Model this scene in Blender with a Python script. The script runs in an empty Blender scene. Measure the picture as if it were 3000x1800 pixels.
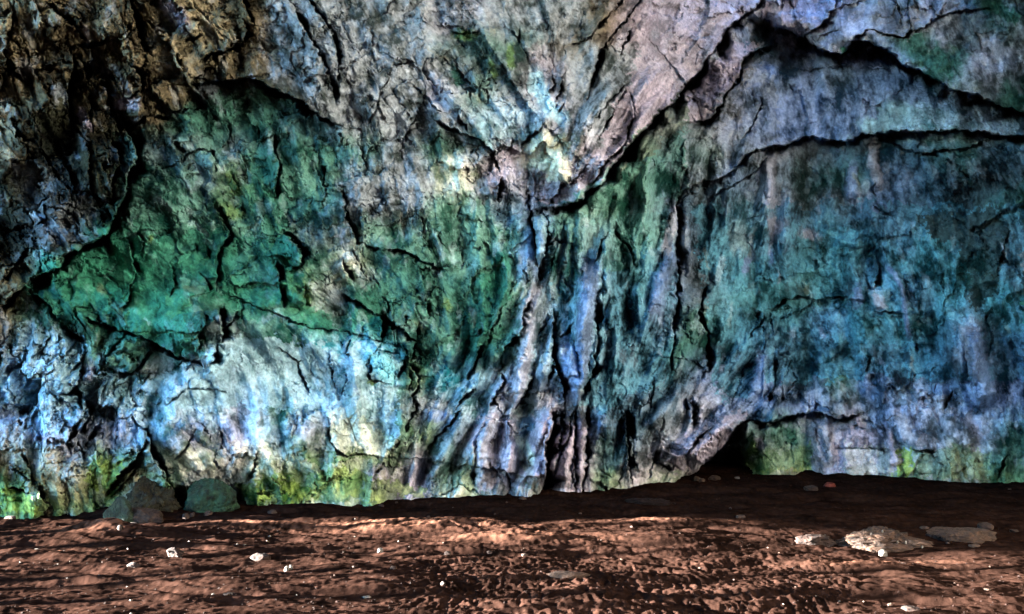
import bpy, bmesh, math, random
import numpy as np
from mathutils import Vector, noise as mnoise

# ------------------------------------------------------------------ camera, sky, sun, exposure
scene = bpy.context.scene
CH, F, HY = 1.6, 2600.0, 1153.0            # eye height, focal length and horizon row of the photo (3000 x 1800)
cd = bpy.data.cameras.new("camera"); cam = bpy.data.objects.new("camera", cd)
scene.collection.objects.link(cam)
cam.location = (0, 0, CH); cam.rotation_euler = (math.radians(90), 0, 0)
cd.sensor_width = 36.0; cd.lens = F / 3000 * 36; cd.shift_y = (HY - 900) / 3000
cd.clip_end = 3000; scene.camera = cam
scene.render.resolution_x, scene.render.resolution_y = 1024, 614

SUN_EL, SUN_AZ = math.radians(6.8), math.atan2(-1.0, -0.04)      # azimuth of the sun, measured from +Y to +X
world = bpy.data.worlds.new("World"); scene.world = world; world.use_nodes = True
wn = world.node_tree.nodes; wl = world.node_tree.links
sky = wn.new("ShaderNodeTexSky"); sky.sky_type = 'NISHITA'; sky.sun_disc = False
sky.ozone_density = 4.0; sky.dust_density = 0.2; sky.sun_elevation = SUN_EL; sky.sun_rotation = SUN_AZ
bg = wn["Background"]; bg.inputs[1].default_value = 0.07
wl.new(sky.outputs[0], bg.inputs[0])
sl = bpy.data.lights.new("sun", 'SUN'); sl.energy = 5.0; sl.angle = math.radians(0.5); sl.color = (1.0, 0.89, 0.79)
sun = bpy.data.objects.new("sun", sl); scene.collection.objects.link(sun)
sdir = Vector((math.sin(SUN_AZ) * math.cos(SUN_EL), math.cos(SUN_AZ) * math.cos(SUN_EL), math.sin(SUN_EL)))
sun.rotation_euler = sdir.to_track_quat('Z', 'Y').to_euler(); sun.location = (-20, 0, 12)
vs = scene.view_settings
vs.view_transform = 'Standard'; vs.look = 'None'; vs.gamma = 1; vs.use_curve_mapping = False
vs.exposure = 6.6

# ------------------------------------------------------------------ numpy noise
def _hash(ix, iy, seed):
    h = (ix.astype(np.uint32) * np.uint32(374761393) + iy.astype(np.uint32) * np.uint32(668265263) + np.uint32(seed * 2246822519 & 0xffffffff))
    h = (h ^ (h >> np.uint32(13))) * np.uint32(1274126177)
    return h ^ (h >> np.uint32(16))
def hashf(ix, iy, seed):
    return (_hash(ix, iy, seed) & np.uint32(0xffffff)).astype(np.float32) / 16777215.0
_ang = np.linspace(0, 2 * np.pi, 64, endpoint=False)
_GX, _GY = np.cos(_ang).astype(np.float32), np.sin(_ang).astype(np.float32)
def perlin(x, y, seed=0):
    xi = np.floor(x); yi = np.floor(y); fx = (x - xi).astype(np.float32); fy = (y - yi).astype(np.float32)
    xi = xi.astype(np.int64); yi = yi.astype(np.int64)
    def g(ox, oy):
        k = _hash(xi + ox, yi + oy, seed) & np.uint32(63)
        return _GX[k] * (fx - ox) + _GY[k] * (fy - oy)
    u = fx * fx * fx * (fx * (fx * 6 - 15) + 10); v = fy * fy * fy * (fy * (fy * 6 - 15) + 10)
    a = g(0, 0); b = g(1, 0); c = g(0, 1); d = g(1, 1)
    return 1.5 * ((a + (b - a) * u) * (1 - v) + (c + (d - c) * u) * v)
def fbm(x, y, octs, seed=0, gain=0.5, ridged=False):
    s = 0; a = 1.0; t = 0
    for o in range(octs):
        n = perlin(x, y, seed + o * 17)
        if ridged: n = 1 - 2 * np.abs(n)
        s = s + a * n; t += a; a *= gain; x = x * 2.03 + 11.3; y = y * 2.03 + 5.7
    return s / t
def sstep(a, b, x):
    t = np.clip((x - a) / (b - a), 0, 1); return t * t * (3 - 2 * t)
def facets(x, y, seed, tilt=1.0):
    """cellular facets: every cell a flat plane of its own height and tilt; returns height and distance to the cell border"""
    xi = np.floor(x); yi = np.floor(y)
    d1 = np.full(x.shape, 9.0, np.float32); d2 = d1.copy(); hgt = np.zeros(x.shape, np.float32)
    for oy in (-1, 0, 1):
        for ox in (-1, 0, 1):
            cx = (xi + ox).astype(np.int64); cy = (yi + oy).astype(np.int64)
            jx = cx + 0.1 + 0.8 * hashf(cx, cy, seed); jy = cy + 0.1 + 0.8 * hashf(cx, cy, seed + 1)
            dx = (x - jx).astype(np.float32); dy = (y - jy).astype(np.float32)
            d = dx * dx + dy * dy
            hh = (hashf(cx, cy, seed + 2) - .5) + tilt * ((hashf(cx, cy, seed + 3) - .5) * dx * 2 + (hashf(cx, cy, seed + 4) - .5) * dy * 2)
            new = d < d1
            d2 = np.where(new, d1, np.minimum(d2, d)); hgt = np.where(new, hh, hgt); d1 = np.where(new, d, d1)
    return hgt, np.sqrt(d2) - np.sqrt(d1)

def lin(c):
    c = np.asarray(c, np.float32) / 255.0
    return np.where(c <= 0.04045, c / 12.92, ((c + 0.055) / 1.055) ** 2.4)

# ------------------------------------------------------------------ mesh from a grid
def grid_mesh(name, X, Y, Z, col=None, mat=None):
    n, m = X.shape
    me = bpy.data.meshes.new(name)
    co = np.empty((n * m, 3), np.float32); co[:, 0] = X.ravel(); co[:, 1] = Y.ravel(); co[:, 2] = Z.ravel()
    i = np.arange((n - 1) * (m - 1)); r = i // (m - 1); c = i % (m - 1); a = r * m + c
    q = np.stack([a, a + m, a + m + 1, a + 1], 1).astype(np.int32)
    me.vertices.add(n * m); me.vertices.foreach_set("co", co.ravel())
    me.loops.add(q.size); me.loops.foreach_set("vertex_index", q.ravel())
    me.polygons.add(len(q)); me.polygons.foreach_set("loop_start", np.arange(0, q.size, 4, dtype=np.int32))
    me.update(calc_edges=True)
    if col is not None:
        at = me.color_attributes.new("pigment", 'FLOAT_COLOR', 'POINT')
        rgba = np.ones((n * m, 4), np.float32); rgba[:, :3] = col.reshape(-1, 3)
        at.data.foreach_set("color", rgba.ravel())
    if mat: me.materials.append(mat)
    ob = bpy.data.objects.new(name, me); scene.collection.objects.link(ob)
    return ob

# ------------------------------------------------------------------ materials
def material(name, rough=0.85, pigment=False, color=None, color2=None, scale=8.0, bump=0.3, bscale=60.0, bdist=0.01, spec=0.25):
    m = bpy.data.materials.new(name); m.use_nodes = True
    nt = m.node_tree; N = nt.nodes; L = nt.links; b = N["Principled BSDF"]
    b.inputs["Roughness"].default_value = rough; b.inputs["Specular IOR Level"].default_value = spec
    tc = N.new("ShaderNodeTexCoord")
    nz = N.new("ShaderNodeTexNoise"); nz.inputs["Scale"].default_value = scale; nz.inputs["Detail"].default_value = 8; nz.inputs["Roughness"].default_value = 0.65
    L.new(tc.outputs["Object"], nz.inputs["Vector"])
    if pigment:
        at = N.new("ShaderNodeAttribute"); at.attribute_name = "pigment"
        rp = N.new("ShaderNodeValToRGB"); rp.color_ramp.elements[0].position = 0.3; rp.color_ramp.elements[1].position = 0.7
        rp.color_ramp.elements[0].color = (0.55, 0.56, 0.58, 1); rp.color_ramp.elements[1].color = (1.35, 1.33, 1.3, 1)
        mx = N.new("ShaderNodeMix"); mx.data_type = 'RGBA'; mx.blend_type = 'MULTIPLY'; mx.inputs[0].default_value = 1
        L.new(nz.outputs["Fac"], rp.inputs[0]); L.new(at.outputs["Color"], mx.inputs[6]); L.new(rp.outputs[0], mx.inputs[7])
        L.new(mx.outputs[2], b.inputs["Base Color"])
    else:
        rp = N.new("ShaderNodeValToRGB"); rp.color_ramp.elements[0].position = 0.36; rp.color_ramp.elements[1].position = 0.64
        rp.color_ramp.elements[0].color = (*lin(color), 1); rp.color_ramp.elements[1].color = (*lin(color2 or color), 1)
        L.new(nz.outputs["Fac"], rp.inputs[0]); L.new(rp.outputs[0], b.inputs["Base Color"])
    n2 = N.new("ShaderNodeTexNoise"); n2.inputs["Scale"].default_value = bscale; n2.inputs["Detail"].default_value = 6; n2.inputs["Roughness"].default_value = 0.7
    L.new(tc.outputs["Object"], n2.inputs["Vector"])
    bp = N.new("ShaderNodeBump"); bp.inputs["Strength"].default_value = bump; bp.inputs["Distance"].default_value = bdist
    L.new(n2.outputs["Fac"], bp.inputs["Height"]); L.new(bp.outputs[0], b.inputs["Normal"])
    return m
M_wall = material("cave_rock", 0.9, spec=0.08, pigment=True, scale=14, bump=0.6, bscale=45, bdist=0.014)
M_soil = material("red_soil", 0.95, pigment=True, scale=9, bump=0.5, bscale=70, bdist=0.008, spec=0.0)
M_far = material("outer_rock", 0.9, color=(95, 88, 78), color2=(150, 142, 130), scale=1.5, bump=0.8, bscale=8, bdist=0.1)

# ------------------------------------------------------------------ the rock wall: traced edges
# Tiles of the photo, 1000 x 600 px each; traced in tile units. An edge runs so that the PROUD side is on its left
# (running right: above is proud; running up: left is proud).
TS = 1000 / 2473.0
TO = dict(A=(0, 0), B=(1000, 0), C=(2000, 0), D=(0, 600), E=(1000, 600), F=(2000, 600), G=(0, 1200), H=(1000, 1200), I=(2000, 1200))
def P(tile, s):
    ox, oy = TO[tile]; out = []
    for w in s.split():
        if w in TO: ox, oy = TO[w]; continue
        a, b = w.split(','); out.append((ox + float(a) * TS, oy + float(b) * TS))
    return out
#        h     L   g    w
CL = dict(X=(1.2, 330, 1.7, 14), M=(.60, 150, 1.1, 8.5), S=(.28, 65, .8, 5.6), m=(.14, 34, .42, 3.4), c=(.06, 22, .2, 2.2))
EDGES = [l.split('|') for l in """
S|A|480,350 600,312 760,295 905,285 925,200 850,100
M|A|1130,420 1040,360 990,230 950,60 930,-60
m|A|1330,290 1460,250
m|A|1450,250 1440,160 1400,150
S|A|1440,430 1520,380 1620,370 1740,320 1800,230 1760,150
S|A|1840,190 1790,80 1740,-60
S|A|2420,740 2400,620 2350,470 2280,330 2200,190 2130,80 2060,-60
S|A|2440,580 2440,400 2400,220 2300,100 2190,-60
m|A|0,490 100,490 180,600 240,570
m|A|340,500 430,440 500,440
M|A|1300,600 1500,600 1800,560 2000,650 2200,740 2330,850 2480,900
M|A|520,930 500,800 490,650 520,500 540,430 500,360
S|A|660,950 640,800 650,650 600,480 570,400
S|A|880,1000 850,900 790,780 770,640 700,600
m|A|840,730 920,700 1020,650
S|A|1030,690 1020,560 930,470
S|A|60,560 30,380 80,180 100,60
S|A|600,300 540,200 430,120 330,0
m|A|200,420 120,330 60,260
X|D|210,560 330,500 440,460 490,360 620,300 780,230 830,100 A 905,1420 930,1250 1000,1150 960,1020 920,950 850,830
S|A|700,1480 640,1300 650,1100 600,1000 520,920
S|A|420,1300 330,1150 240,1040 120,1000 90,880
S|A|560,1460 520,1300 410,1100 400,980
M|A|820,1480 800,1330 860,1180 840,1080 760,980
S|A|1980,1440 2010,1300 2030,1200 1990,1080 1990,1000
m|A|1550,1250 1560,1150 1530,1080
m|A|1600,1060 1660,1010 1670,960 1640,900
m|A|1700,1420 1710,1340 1670,1270
c|A|1150,1240 1300,1170 1430,1080 1530,1080
m|A|1330,590 1310,470 1270,380
m|A|950,920 1050,830 1200,850 1300,790
m|A|1000,760 1070,640 1060,500
m|B|830,225 900,235 980,225 1010,190
c|B|370,480 450,460 530,440
c|B|190,920 290,660 350,540 370,480
m|B|430,1070 480,950 560,800 590,720
m|B|225,340 220,230
m|B|1500,680 1540,620 1520,530
m|B|1540,740 1600,660 1600,560 1615,490
m|B|1570,810 1620,750
S|B|1770,720 1800,600 1850,500 1860,400 1950,260 2060,140 2150,0 2180,-80
m|B|1650,330 1800,270 1870,150 1990,50 2060,-50
m|B|1960,520 2000,440 2040,330 2100,200
m|B|1850,1020 1900,920 1960,820 2060,650
m|B|1780,950 1830,880 1870,820 1960,700 2050,610
m|B|2060,960 2120,850 2110,750 2090,690
X|B|1400,1520 1540,1500 1640,1490 1700,1470 1760,1440 1780,1390 1900,1330 1950,1230 2000,1150 2080,1050 2160,980 2240,890 2330,790 2440,720 C 0,640 90,560 150,470 170,420 230,370 320,210 420,130 490,70 560,30 560,-80
S|B|1830,1320 1870,1240 1930,1140 2050,1040 2080,950
m|B|1650,1340 1710,1250 1770,1200
m|B|1370,970 1440,940 1480,880
m|B|1300,1050 1340,990 1370,970
S|B|1130,1450 1140,1370 1160,1290
m|B|1500,1480 1560,1400 1600,1320
S|B|700,880 850,950 1000,1000 1100,1100 1160,1230
m|B|1210,1090 1240,1010
c|B|1290,290 1290,200
m|B|330,100 340,30 370,-20
c|B|1200,200 1290,290
M|C|40,890 150,880 230,830 270,760 310,660 380,600 420,520 440,420 490,380 560,370 620,330 660,240
X|C|540,130 700,210 740,200 870,280 960,330 1080,390 1160,390 1230,290 1340,310 1480,370 1600,470 1800,560 1950,640 2100,680 2200,720 2320,780 2480,830 2700,860
S|C|880,270 960,200 1040,150 1100,60 1120,-60
m|C|1340,210 1470,240 1590,270 1650,220 1760,190 1840,120 1950,90 2100,65 2220,60
m|C|1240,280 1340,210
c|C|1590,200 1580,120 1550,40 1510,0
c|C|960,300 1050,240 1130,200
c|C|1050,100 1180,40 1300,10
M|C|-60,1400 130,1320 260,1290 380,1220 450,1130 530,1090 650,1065 780,1040 860,990 960,990 1050,1010 1130,1030 1240,1015 1300,975 1420,965 1600,950 1700,945 2000,940 2250,965 2400,985 2700,980
m|C|180,1430 280,1380 400,1320 480,1280 560,1200 620,1130
c|C|800,510 930,515 1050,490 1250,460
c|C|1330,490 1450,490 1550,540
m|C|1510,1020 1600,1080 1700,1110 1780,1120 1870,1090 2000,1090 2150,1040 2230,990
c|C|1700,1100 1720,1020 1710,960
c|C|1900,1160 2000,1210 2070,1280
m|C|430,1000 560,800 570,700 
M|D|0,740 60,700 100,640 190,590
m|D|20,560 110,440 200,300 280,330
m|D|270,140 330,90 320,0
m|D|400,290 390,240 340,200
S|D|200,610 350,730 450,860 560,960 620,990
S|D|1560,400 1590,320 1640,270 1680,210 1620,130 1630,110 1570,40 1540,-10
S|D|1575,570 1575,400
S|D|1005,500 970,420 960,330 920,240
m|D|1020,350 1040,270 980,210
S|D|880,750 930,700 940,600 980,520
m|D|1230,660 1270,600 1270,520 1250,460
m|D|1520,620 1510,580 1440,500
m|D|1520,380 1500,310
m|D|1415,345 1405,290
m|D|1850,150 1830,100
m|D|1765,75 1740,0
S|D|2050,750 2030,640 2020,520 2005,420
S|D|2215,740 2205,610
M|D|2120,460 2190,420 2180,330 2130,270 2040,210
M|D|1500,1165 1550,1120 1580,1000
M|D|1600,990 1620,930 1600,850 1590,760
S|D|1620,900 1680,840 1700,780
S|D|1440,1050 1440,950 1490,880 1470,810
m|D|710,850 710,790
S|D|860,1230 960,1200 1030,1130 1065,1050
S|D|930,940 870,1000 800,1100 740,1180
m|D|230,1110 310,1040 370,950
m|D|450,1110 500,1050 540,990
m|D|510,1210 570,1150 640,1060
c|D|270,1070 400,1100 530,1160
c|D|330,1240 380,1180 390,1120
S|D|400,1390 500,1350 560,1290 590,1180
S|D|570,1310 600,1380 600,1480
m|D|100,1180 160,1140 180,1050
m|D|180,1300 250,1230 300,1230
m|D|1050,1270 1100,1210
m|D|1280,1170 1330,1130
m|D|1350,1190 1390,1150
c|D|2000,1020 2100,1090 2180,1130 2180,1200 2220,1290 2240,1400
c|D|2385,1060 2400,1150 2410,1260 2440,1360
c|D|1210,1440 1250,1400 1350,1330 1500,1330 1640,1360
c|D|1780,910 1740,790 1760,690
c|D|1640,640 1900,750 2100,840 2260,890 2480,920
S|D|640,820 850,900 1040,960 1300,1100 1480,1165
m|D|740,1250 720,1150 740,1100
c|D|950,1450 970,1390 1010,1330
S|E|0,640 80,690 190,750 260,800
S|E|285,980 300,900 300,850 250,790
S|E|300,780 380,870 450,910 540,990
S|E|500,1140 520,1050 555,1000
m|E|335,790 330,720 290,680
c|E|0,910 130,940 220,970 300,990 400,1010 450,1040
S|E|380,1260 450,1140 465,1080 450,1040
c|E|170,1230 200,1120 290,990
c|E|170,1240 260,1280 370,1300
S|E|490,1350 500,1280 490,1220
S|E|540,1500 505,1390 555,1330 545,1240 490,1160
S|E|910,1260 960,1150 1000,1060 1020,1010
m|E|995,960 1010,890
m|E|1060,1000 1080,900 1130,840 1150,760 1190,710
m|E|625,830 630,700
m|E|550,950 555,880
m|E|440,900 470,800
S|E|120,290 90,190 30,100 20,0 B 10,1400
S|E|70,550 30,480 10,400
m|E|110,410 70,330
c|E|280,600 230,530 200,480 190,430
m|E|120,280 330,320 480,350 640,430 760,480
S|E|1425,555 1435,450
S|E|1160,1180 1160,1060 1220,1000 1290,940 1310,860 1320,770 1370,690
S|E|1080,1450 1140,1350 1180,1290 1160,1240
m|E|830,1480 880,1400 960,1340
S|E|1250,1480 1330,1360 1390,1250
M|E|1600,1450 1610,1330 1570,1200 1530,1100 1530,970 1540,770
m|E|1570,970 1640,910 1710,800
M|E|1700,1460 1780,1300 1830,1180 1850,1000 1840,800 1850,620 1880,590
S|E|1830,420 1870,310
c|E|1880,300 1920,220 1950,180
M|E|2370,1200 2400,1050 2400,900 2430,700 2430,550 2440,400 2420,300 2440,200 2420,0 C 0,1360
c|E|2190,1040 2210,950 2290,820
S|E|1370,90 1400,200 1410,300 1420,440
S|E|1450,440 1480,330 1500,200 1480,80
m|E|1480,600 1550,300 1560,200
m|E|1500,1260 1530,1180 1560,1150
m|E|2230,1480 2260,1250
m|E|2130,470 2060,300 1980,230 1990,120
S|F|30,1400 50,1480
M|F|130,1280 140,1210 180,1200 160,1050 170,950 130,850 110,800 150,600
S|F|600,1420 660,1330 660,1100
m|F|630,800 640,760 740,690 840,665 980,680 1100,670 1190,660
m|F|1390,20 1520,70
m|F|1420,780 1560,770 1600,800
c|F|450,100 580,70
c|F|570,300 640,280
S|F|1400,600 1420,450 1380,300
m|F|2260,500 2320,330 2360,180
c|F|700,820 850,770 950,700
m|F|1060,1120 1160,1050 1230,1040
c|F|340,1480 430,1240 430,1150
m|F|1680,1060 1690,1000 1640,900
m|G|470,250 510,150 580,60 640,-10
M|G|570,170 620,80 650,0 D 600,1400
S|G|610,260 680,150 730,60
S|G|500,300 480,230 540,130
m|G|600,380 590,290 560,240
m|G|200,80 270,10
m|G|430,170 470,90 440,0
m|G|960,50 1010,110 1080,170
S|G|760,620 800,560 900,440 1000,320 1060,230
m|G|780,640 860,570 960,450 1000,380
m|G|230,560 220,450 160,330
S|G|360,715 300,650 280,560
m|G|60,560 150,570 240,620
M|G|1330,660 1260,590 1200,490 1150,400 1090,330 1090,220 1040,130
m|G|1270,370 1330,290 1390,200
m|G|1790,500 1830,420 1870,300
m|G|2350,20 2390,130 2410,250 2460,300 H 40,330 150,330
c|G|2290,590 2270,500
c|G|1650,370 1690,330 1740,320
c|G|880,330 960,290
c|H|1060,370 1070,300 1100,200 1150,130 1240,20
m|H|600,310 650,230 750,140 830,40 870,0
S|H|460,160 470,110 530,0
X|H|1440,610 1490,500 1480,400 1470,290 1520,200 1540,100 1520,0
m|H|1540,400 1600,300 1650,180 1660,60 1680,0
S|H|1570,350 1590,200 1590,0
S|H|1690,590 1690,450 1690,250 1700,0
S|H|1740,590 1770,400 1780,200 1780,0
M|H|2100,560 2090,450 2070,250 2070,100 2060,0
m|H|2140,470 2110,300 2100,100
S|H|2230,510 2240,420 2290,280
m|H|1140,430 1200,450 1230,520 1230,590
c|H|1060,370 1140,470 1170,570
m|H|1860,520 1940,580
m|H|1940,580 2000,540 2030,490
c|H|1870,430 1970,490
c|H|1100,100 1000,150 980,300
X|I|60,500 150,380 220,340 290,260 340,190 400,120 480,60
M|I|480,70 560,100 700,70 870,30 930,10 1000,20 1100,60 1200,60 1310,10
m|I|1240,120 1330,130
m|I|20,330 60,270 140,180 220,120
c|I|130,330 190,240 200,150
c|I|60,420 130,330
S|I|70,130 60,50 70,0 F 70,1400
m|I|1680,310 1740,290 1840,300
c|I|1080,280 1300,280 1500,290
m|I|2280,520 2300,400 2360,300
""".strip().split('\n')]

# rounded ribs and columns: tile | points | half width px | height m
RIBS = [l.split('|') for l in """
E|1430,90 1450,250 1440,430|18|.16
E|1420,570 1400,680 1350,760 1350,900 1340,1100 1300,1300 1230,1480|26|.16
E|1820,380 1800,500 1790,700 1750,900 1720,1100 1690,1300 1640,1460|34|.32
E|1600,980 1640,1150 1660,1300|30|.25
E|2420,320 2340,500 2300,650 2270,800|26|.22
E|2400,20 2390,150 2340,380|30|.12
E|1500,600 1540,350 1560,150|8|.07
E|1700,700 1720,400 1700,150|9|.07
E|1600,700 1640,420 1650,100|9|.07
H|1560,0 1560,150 1520,330 1540,520|26|.22
H|1640,0 1640,200 1620,350 1610,580|22|.2
H|1740,0 1740,200 1720,400 1710,580|16|.2
H|1110,100 1030,250 1020,400 1030,580|22|.14
H|870,100 760,250 700,420|30|.15
H|2090,0 2110,250 2120,500|20|.2
H|2180,150 2170,350 2150,500|22|.14
I|440,30 330,130 200,270 60,440|60|.35
I|-60,300 -100,420|40|.2
F|570,1080 560,1250 520,1400|24|.2
F|660,1080 780,1050|10|.08
F|1480,440 1580,580 1620,780 1640,950|12|.14
F|1270,560 1260,700|28|.15
F|1400,600 1430,760|22|.12
F|2090,870 2080,1050 2060,1300|34|.4
F|2110,900 2150,1150 2180,1350 2230,1480|36|.45
F|1100,250 1300,290|10|.1
F|50,300 40,550|12|.1
F|260,430 250,600|16|.1
C|640,1130 630,1300 640,1480|18|.1
C|1380,1030 1380,1200 1430,1400|18|.1
C|1230,1200 1220,1450|20|.1
C|530,600 560,780|14|.06
I|1000,60 1020,250 1060,420|26|.18
I|940,150 970,300 1010,400|18|.12
I|1500,150 1520,300 1530,440|20|.15
I|1560,20 1620,180 1750,260|30|.15
I|1880,60 2040,180 2100,300|30|.14
I|2200,180 2310,330 2320,500|30|.14
G|1450,100 1500,250 1600,430|40|.12
G|1380,80 1280,220 1220,320|30|.12
G|2250,60 2200,200 2160,330|30|.1
D|2010,520 2100,620 2210,730|16|.12
D|1500,820 1540,980|18|.15
D|880,1030 960,1000 1020,960|20|.12
G|1000,120 1200,200 1400,330 1600,460|40|.12
""".strip().split('\n')]
# swellings and hollows: px, py, rx, ry, height (m)
BUMPS = [
 (1430, 250, 300, 190, .55), (1620, 380, 150, 110, .35), (2650, 560, 160, 60, -.35), (2330, 700, 120, 90, .25), (2480, 950, 120, 80, .2), (2760, 950, 50, 130, -.3), (2960, 1000, 50, 130, -.25),
 (2600, 640, 90, 60, .25), (2760, 620, 60, 80, -.35), (2240, 1080, 90, 60, -.25),
 (1600, 465, 95, 75, .40), (1735, 425, 45, 55, .2), (1690, 330, 60, 90, .2),
 (430, 860, 420, 190, .55), (620, 1010, 160, 90, .25), (470, 600, 150, 110, .25), (820, 780, 160, 130, .22),
 (1180, 860, 170, 130, .25), (1350, 950, 110, 90, .2), (1080, 1090, 90, 60, .3), (1000, 1220, 140, 100, .2),
 (1350, 560, 180, 110, .25), (600, 1130, 120, 90, .12), (430, 1290, 130, 90, .3), (120, 1330, 130, 130, .35),
 (250, 1350, 110, 110, .3), (130, 930, 110, 80, -.15), (2546, 775, 24, 62, -.6), (2469, 1037, 30, 24, -.5), (2408, 887, 13, 9, -.3),
 (2870, 885, 26, 34, -.3), (2900, 835, 14, 10, -.3), (2218, 922, 8, 7, -.25), (2500, 280, 300, 90, .15),
 (2110, 1390, 100, 62, -2.2), (2140, 1330, 62, 55, -1.6), (2080, 1420, 70, 40, -1.5), (2290, 140, 90, 50, -1.4), (2060, 235, 40, 60, -.6), (2240, 90, 40, 40, -1.), (2500, 150, 50, 25, -.6), (1800, 430, 50, 40, -.4),
 (2500, 850, 300, 250, .2), (2480, 1310, 90, 80, .2), (2900, 1360, 120, 70, .3), (2720, 1350, 70, 50, .15), (2230, 1370, 60, 60, .2),
 (500, 1475, 60, 38, -1.0), (690, 1468, 28, 34, -.8), (640, 1440, 70, 60, -.35), (440, 1250, 20, 60, -.3), (280, 1190, 40, 50, -.3), (130, 780, 60, 120, .3), (60, 450, 50, 60, .4),
 (150, 660, 70, 80, .3), (1480, 1420, 22, 34, -.2), (1060, 1350, 60, 60, .1), (700, 640, 110, 90, .12), (235, 1100, 90, 60, .2),
 (700, 1340, 90, 60, .15), (860, 1300, 110, 90, .12), (300, 80, 90, 40, .25), (1300, 160, 260, 160, .3), (900, 180, 90, 200, .2),
 (340, 400, 60, 140, -.35), (200, 330, 30, 160, -.4), (60, 1210, 60, 20, -.25), (2870, 690, 90, 120, -.35), (2700, 1120, 40, 90, -.25)]

# ---- grid in photo units, widening beyond the frame
def axis(lo, hi, step, olo, ohi, grow=1.06):
    core = np.arange(lo, hi + step, step); a = []; s = step; x = lo
    while x > olo: s *= grow; x -= s; a.append(x)
    b = []; s = step; x = core[-1]
    while x < ohi: s *= grow; x += s; b.append(x)
    return np.concatenate([np.array(a[::-1]), core, np.array(b)])
U1 = axis(-60, 3060, 2.1, -900, 4300); V1 = axis(-60, 1560, 2.1, -900, 1580)
U, V = np.meshgrid(U1.astype(np.float32), V1.astype(np.float32))
shape = U.shape

# base line of the wall (where soil and rock meet in the photo) gives its distance
BX = [-900, 0, 270, 500, 700, 1000, 1300, 1560, 1750, 1900, 2040, 2200, 2300, 2370, 2470, 2600, 2800, 3000, 3600, 4300]
BY = [1530, 1505, 1495, 1492, 1480, 1474, 1458, 1448, 1440, 1422, 1404, 1394, 1390, 1384, 1390, 1397, 1408, 1408, 1440, 1480]
base = np.interp(U1, BX, BY); k = np.hanning(41); k /= k.sum()
base_s = np.convolve(np.pad(base, 20, mode='edge'), k, mode='valid')
DB = np.interp(U, U1, CH * F / (base_s - HY)).astype(np.float32)

# flow of the grain (degrees from vertical, positive leans to the right going down), photo units
FLOW = [(100, 200, 25), (100, 600, 35), (350, 350, 20), (600, 200, 30), (900, 200, 28), (1250, 250, 38), (1500, 200, 35), (1700, 250, -30), (1850, 300, -38),
 (2000, 150, -40), (2300, 150, 15), (2600, 150, 10), (2900, 150, 20), (2100, 450, -15), (2500, 330, 5), (2900, 380, 30), (2000, 600, -12), (2300, 600, 0),
 (2700, 600, 5), (2900, 800, 5), (1750, 750, 0), (1650, 1000, -5), (1500, 1050, -28), (1400, 1200, -38), (1350, 1350, -20), (1300, 800, 10), (1000, 620, 8), (1200, 550, 10),
 (1050, 450, 8), (800, 600, 20), (500, 600, 40), (400, 850, 65), (200, 900, 60), (150, 1080, -45), (350, 1080, -50), (600, 1250, 30), (850, 1250, 10), (700, 1400, 15),
 (1000, 1200, 5), (900, 950, 50), (1150, 900, 40), (1900, 1000, -10), (1950, 1250, -35), (2150, 1150, -50), (2100, 900, 0), (2500, 1000, 20), (2600, 1200, 12), (2850, 1150, 8),
 (1750, 1350, 0), (1620, 1350, -5), (2300, 1350, 8), (2700, 1350, 5), (250, 1350, 10)]
def blend_points(pts, vals, sx, gx=128, gy=80):
    gu = np.linspace(-200, 3200, gx); gv = np.linspace(-200, 1600, gy)
    A, B = np.meshgrid(gu, gv); W = 0; S = 0
    for (x, y), v in zip(pts, vals):
        w = np.exp(-((A - x) ** 2 + (B - y) ** 2) / (2 * sx * sx)) + 1e-9; W = W + w; S = S + w[..., None] * np.asarray(v, float)
    return S / W[..., None]
def sample(img, u, v):
    h, w = img.shape[:2]
    fx = np.clip((u + 200) / 3400 * (w - 1), 0, w - 1.001); fy = np.clip((v + 200) / 1800 * (h - 1), 0, h - 1.001)
    ix = fx.astype(int); iy = fy.astype(int); fx = (fx - ix)[..., None]; fy = (fy - iy)[..., None]
    return ((img[iy, ix] * (1 - fx) + img[iy, ix + 1] * fx) * (1 - fy) + (img[iy + 1, ix] * (1 - fx) + img[iy + 1, ix + 1] * fx) * fy).astype(np.float32)
fv = [(math.sin(math.radians(a)), math.cos(math.radians(a))) for _, _, a in FLOW]
flow = sample(blend_points([(x, y) for x, y, _ in FLOW], fv, 110), U, V)
wob = perlin(U / 90, V / 90, 91) * 0.35 + perlin(U / 28, V / 28, 92) * 0.3
fl = np.sqrt((flow ** 2).sum(-1)) + 1e-6
fx0, fy0 = flow[..., 0] / fl, flow[..., 1] / fl
FX = fx0 * np.cos(wob) - fy0 * np.sin(wob); FY = fx0 * np.sin(wob) + fy0 * np.cos(wob)

def lic(img, n, fx=FX, fy=FY):
    rows, cols = img.shape; acc = img.copy()
    R, Cc = np.meshgrid(np.arange(rows, dtype=np.float32), np.arange(cols, dtype=np.float32), indexing='ij')
    for s in (1, -1):
        r, c = R.copy(), Cc.copy()
        for i in range(n):
            ri = np.clip(r, 0, rows - 1).astype(np.int32); ci = np.clip(c, 0, cols - 1).astype(np.int32)
            c += s * fx[ri, ci]; r += s * fy[ri, ci]
            ri = np.clip(r, 0, rows - 1).astype(np.int32); ci = np.clip(c, 0, cols - 1).astype(np.int32)
            acc += img[ri, ci]
    acc /= (2 * n + 1); acc -= acc.mean(); return acc / (acc.std() + 1e-9)
rng = np.random.default_rng(7)
n_f = perlin(U / 7, V / 7, 3) + 0.6 * perlin(U / 3.6, V / 3.6, 4)
n_m = fbm(U / 24, V / 24, 3, 6)
n_c = fbm(U / 60, V / 60, 2, 9)
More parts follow.
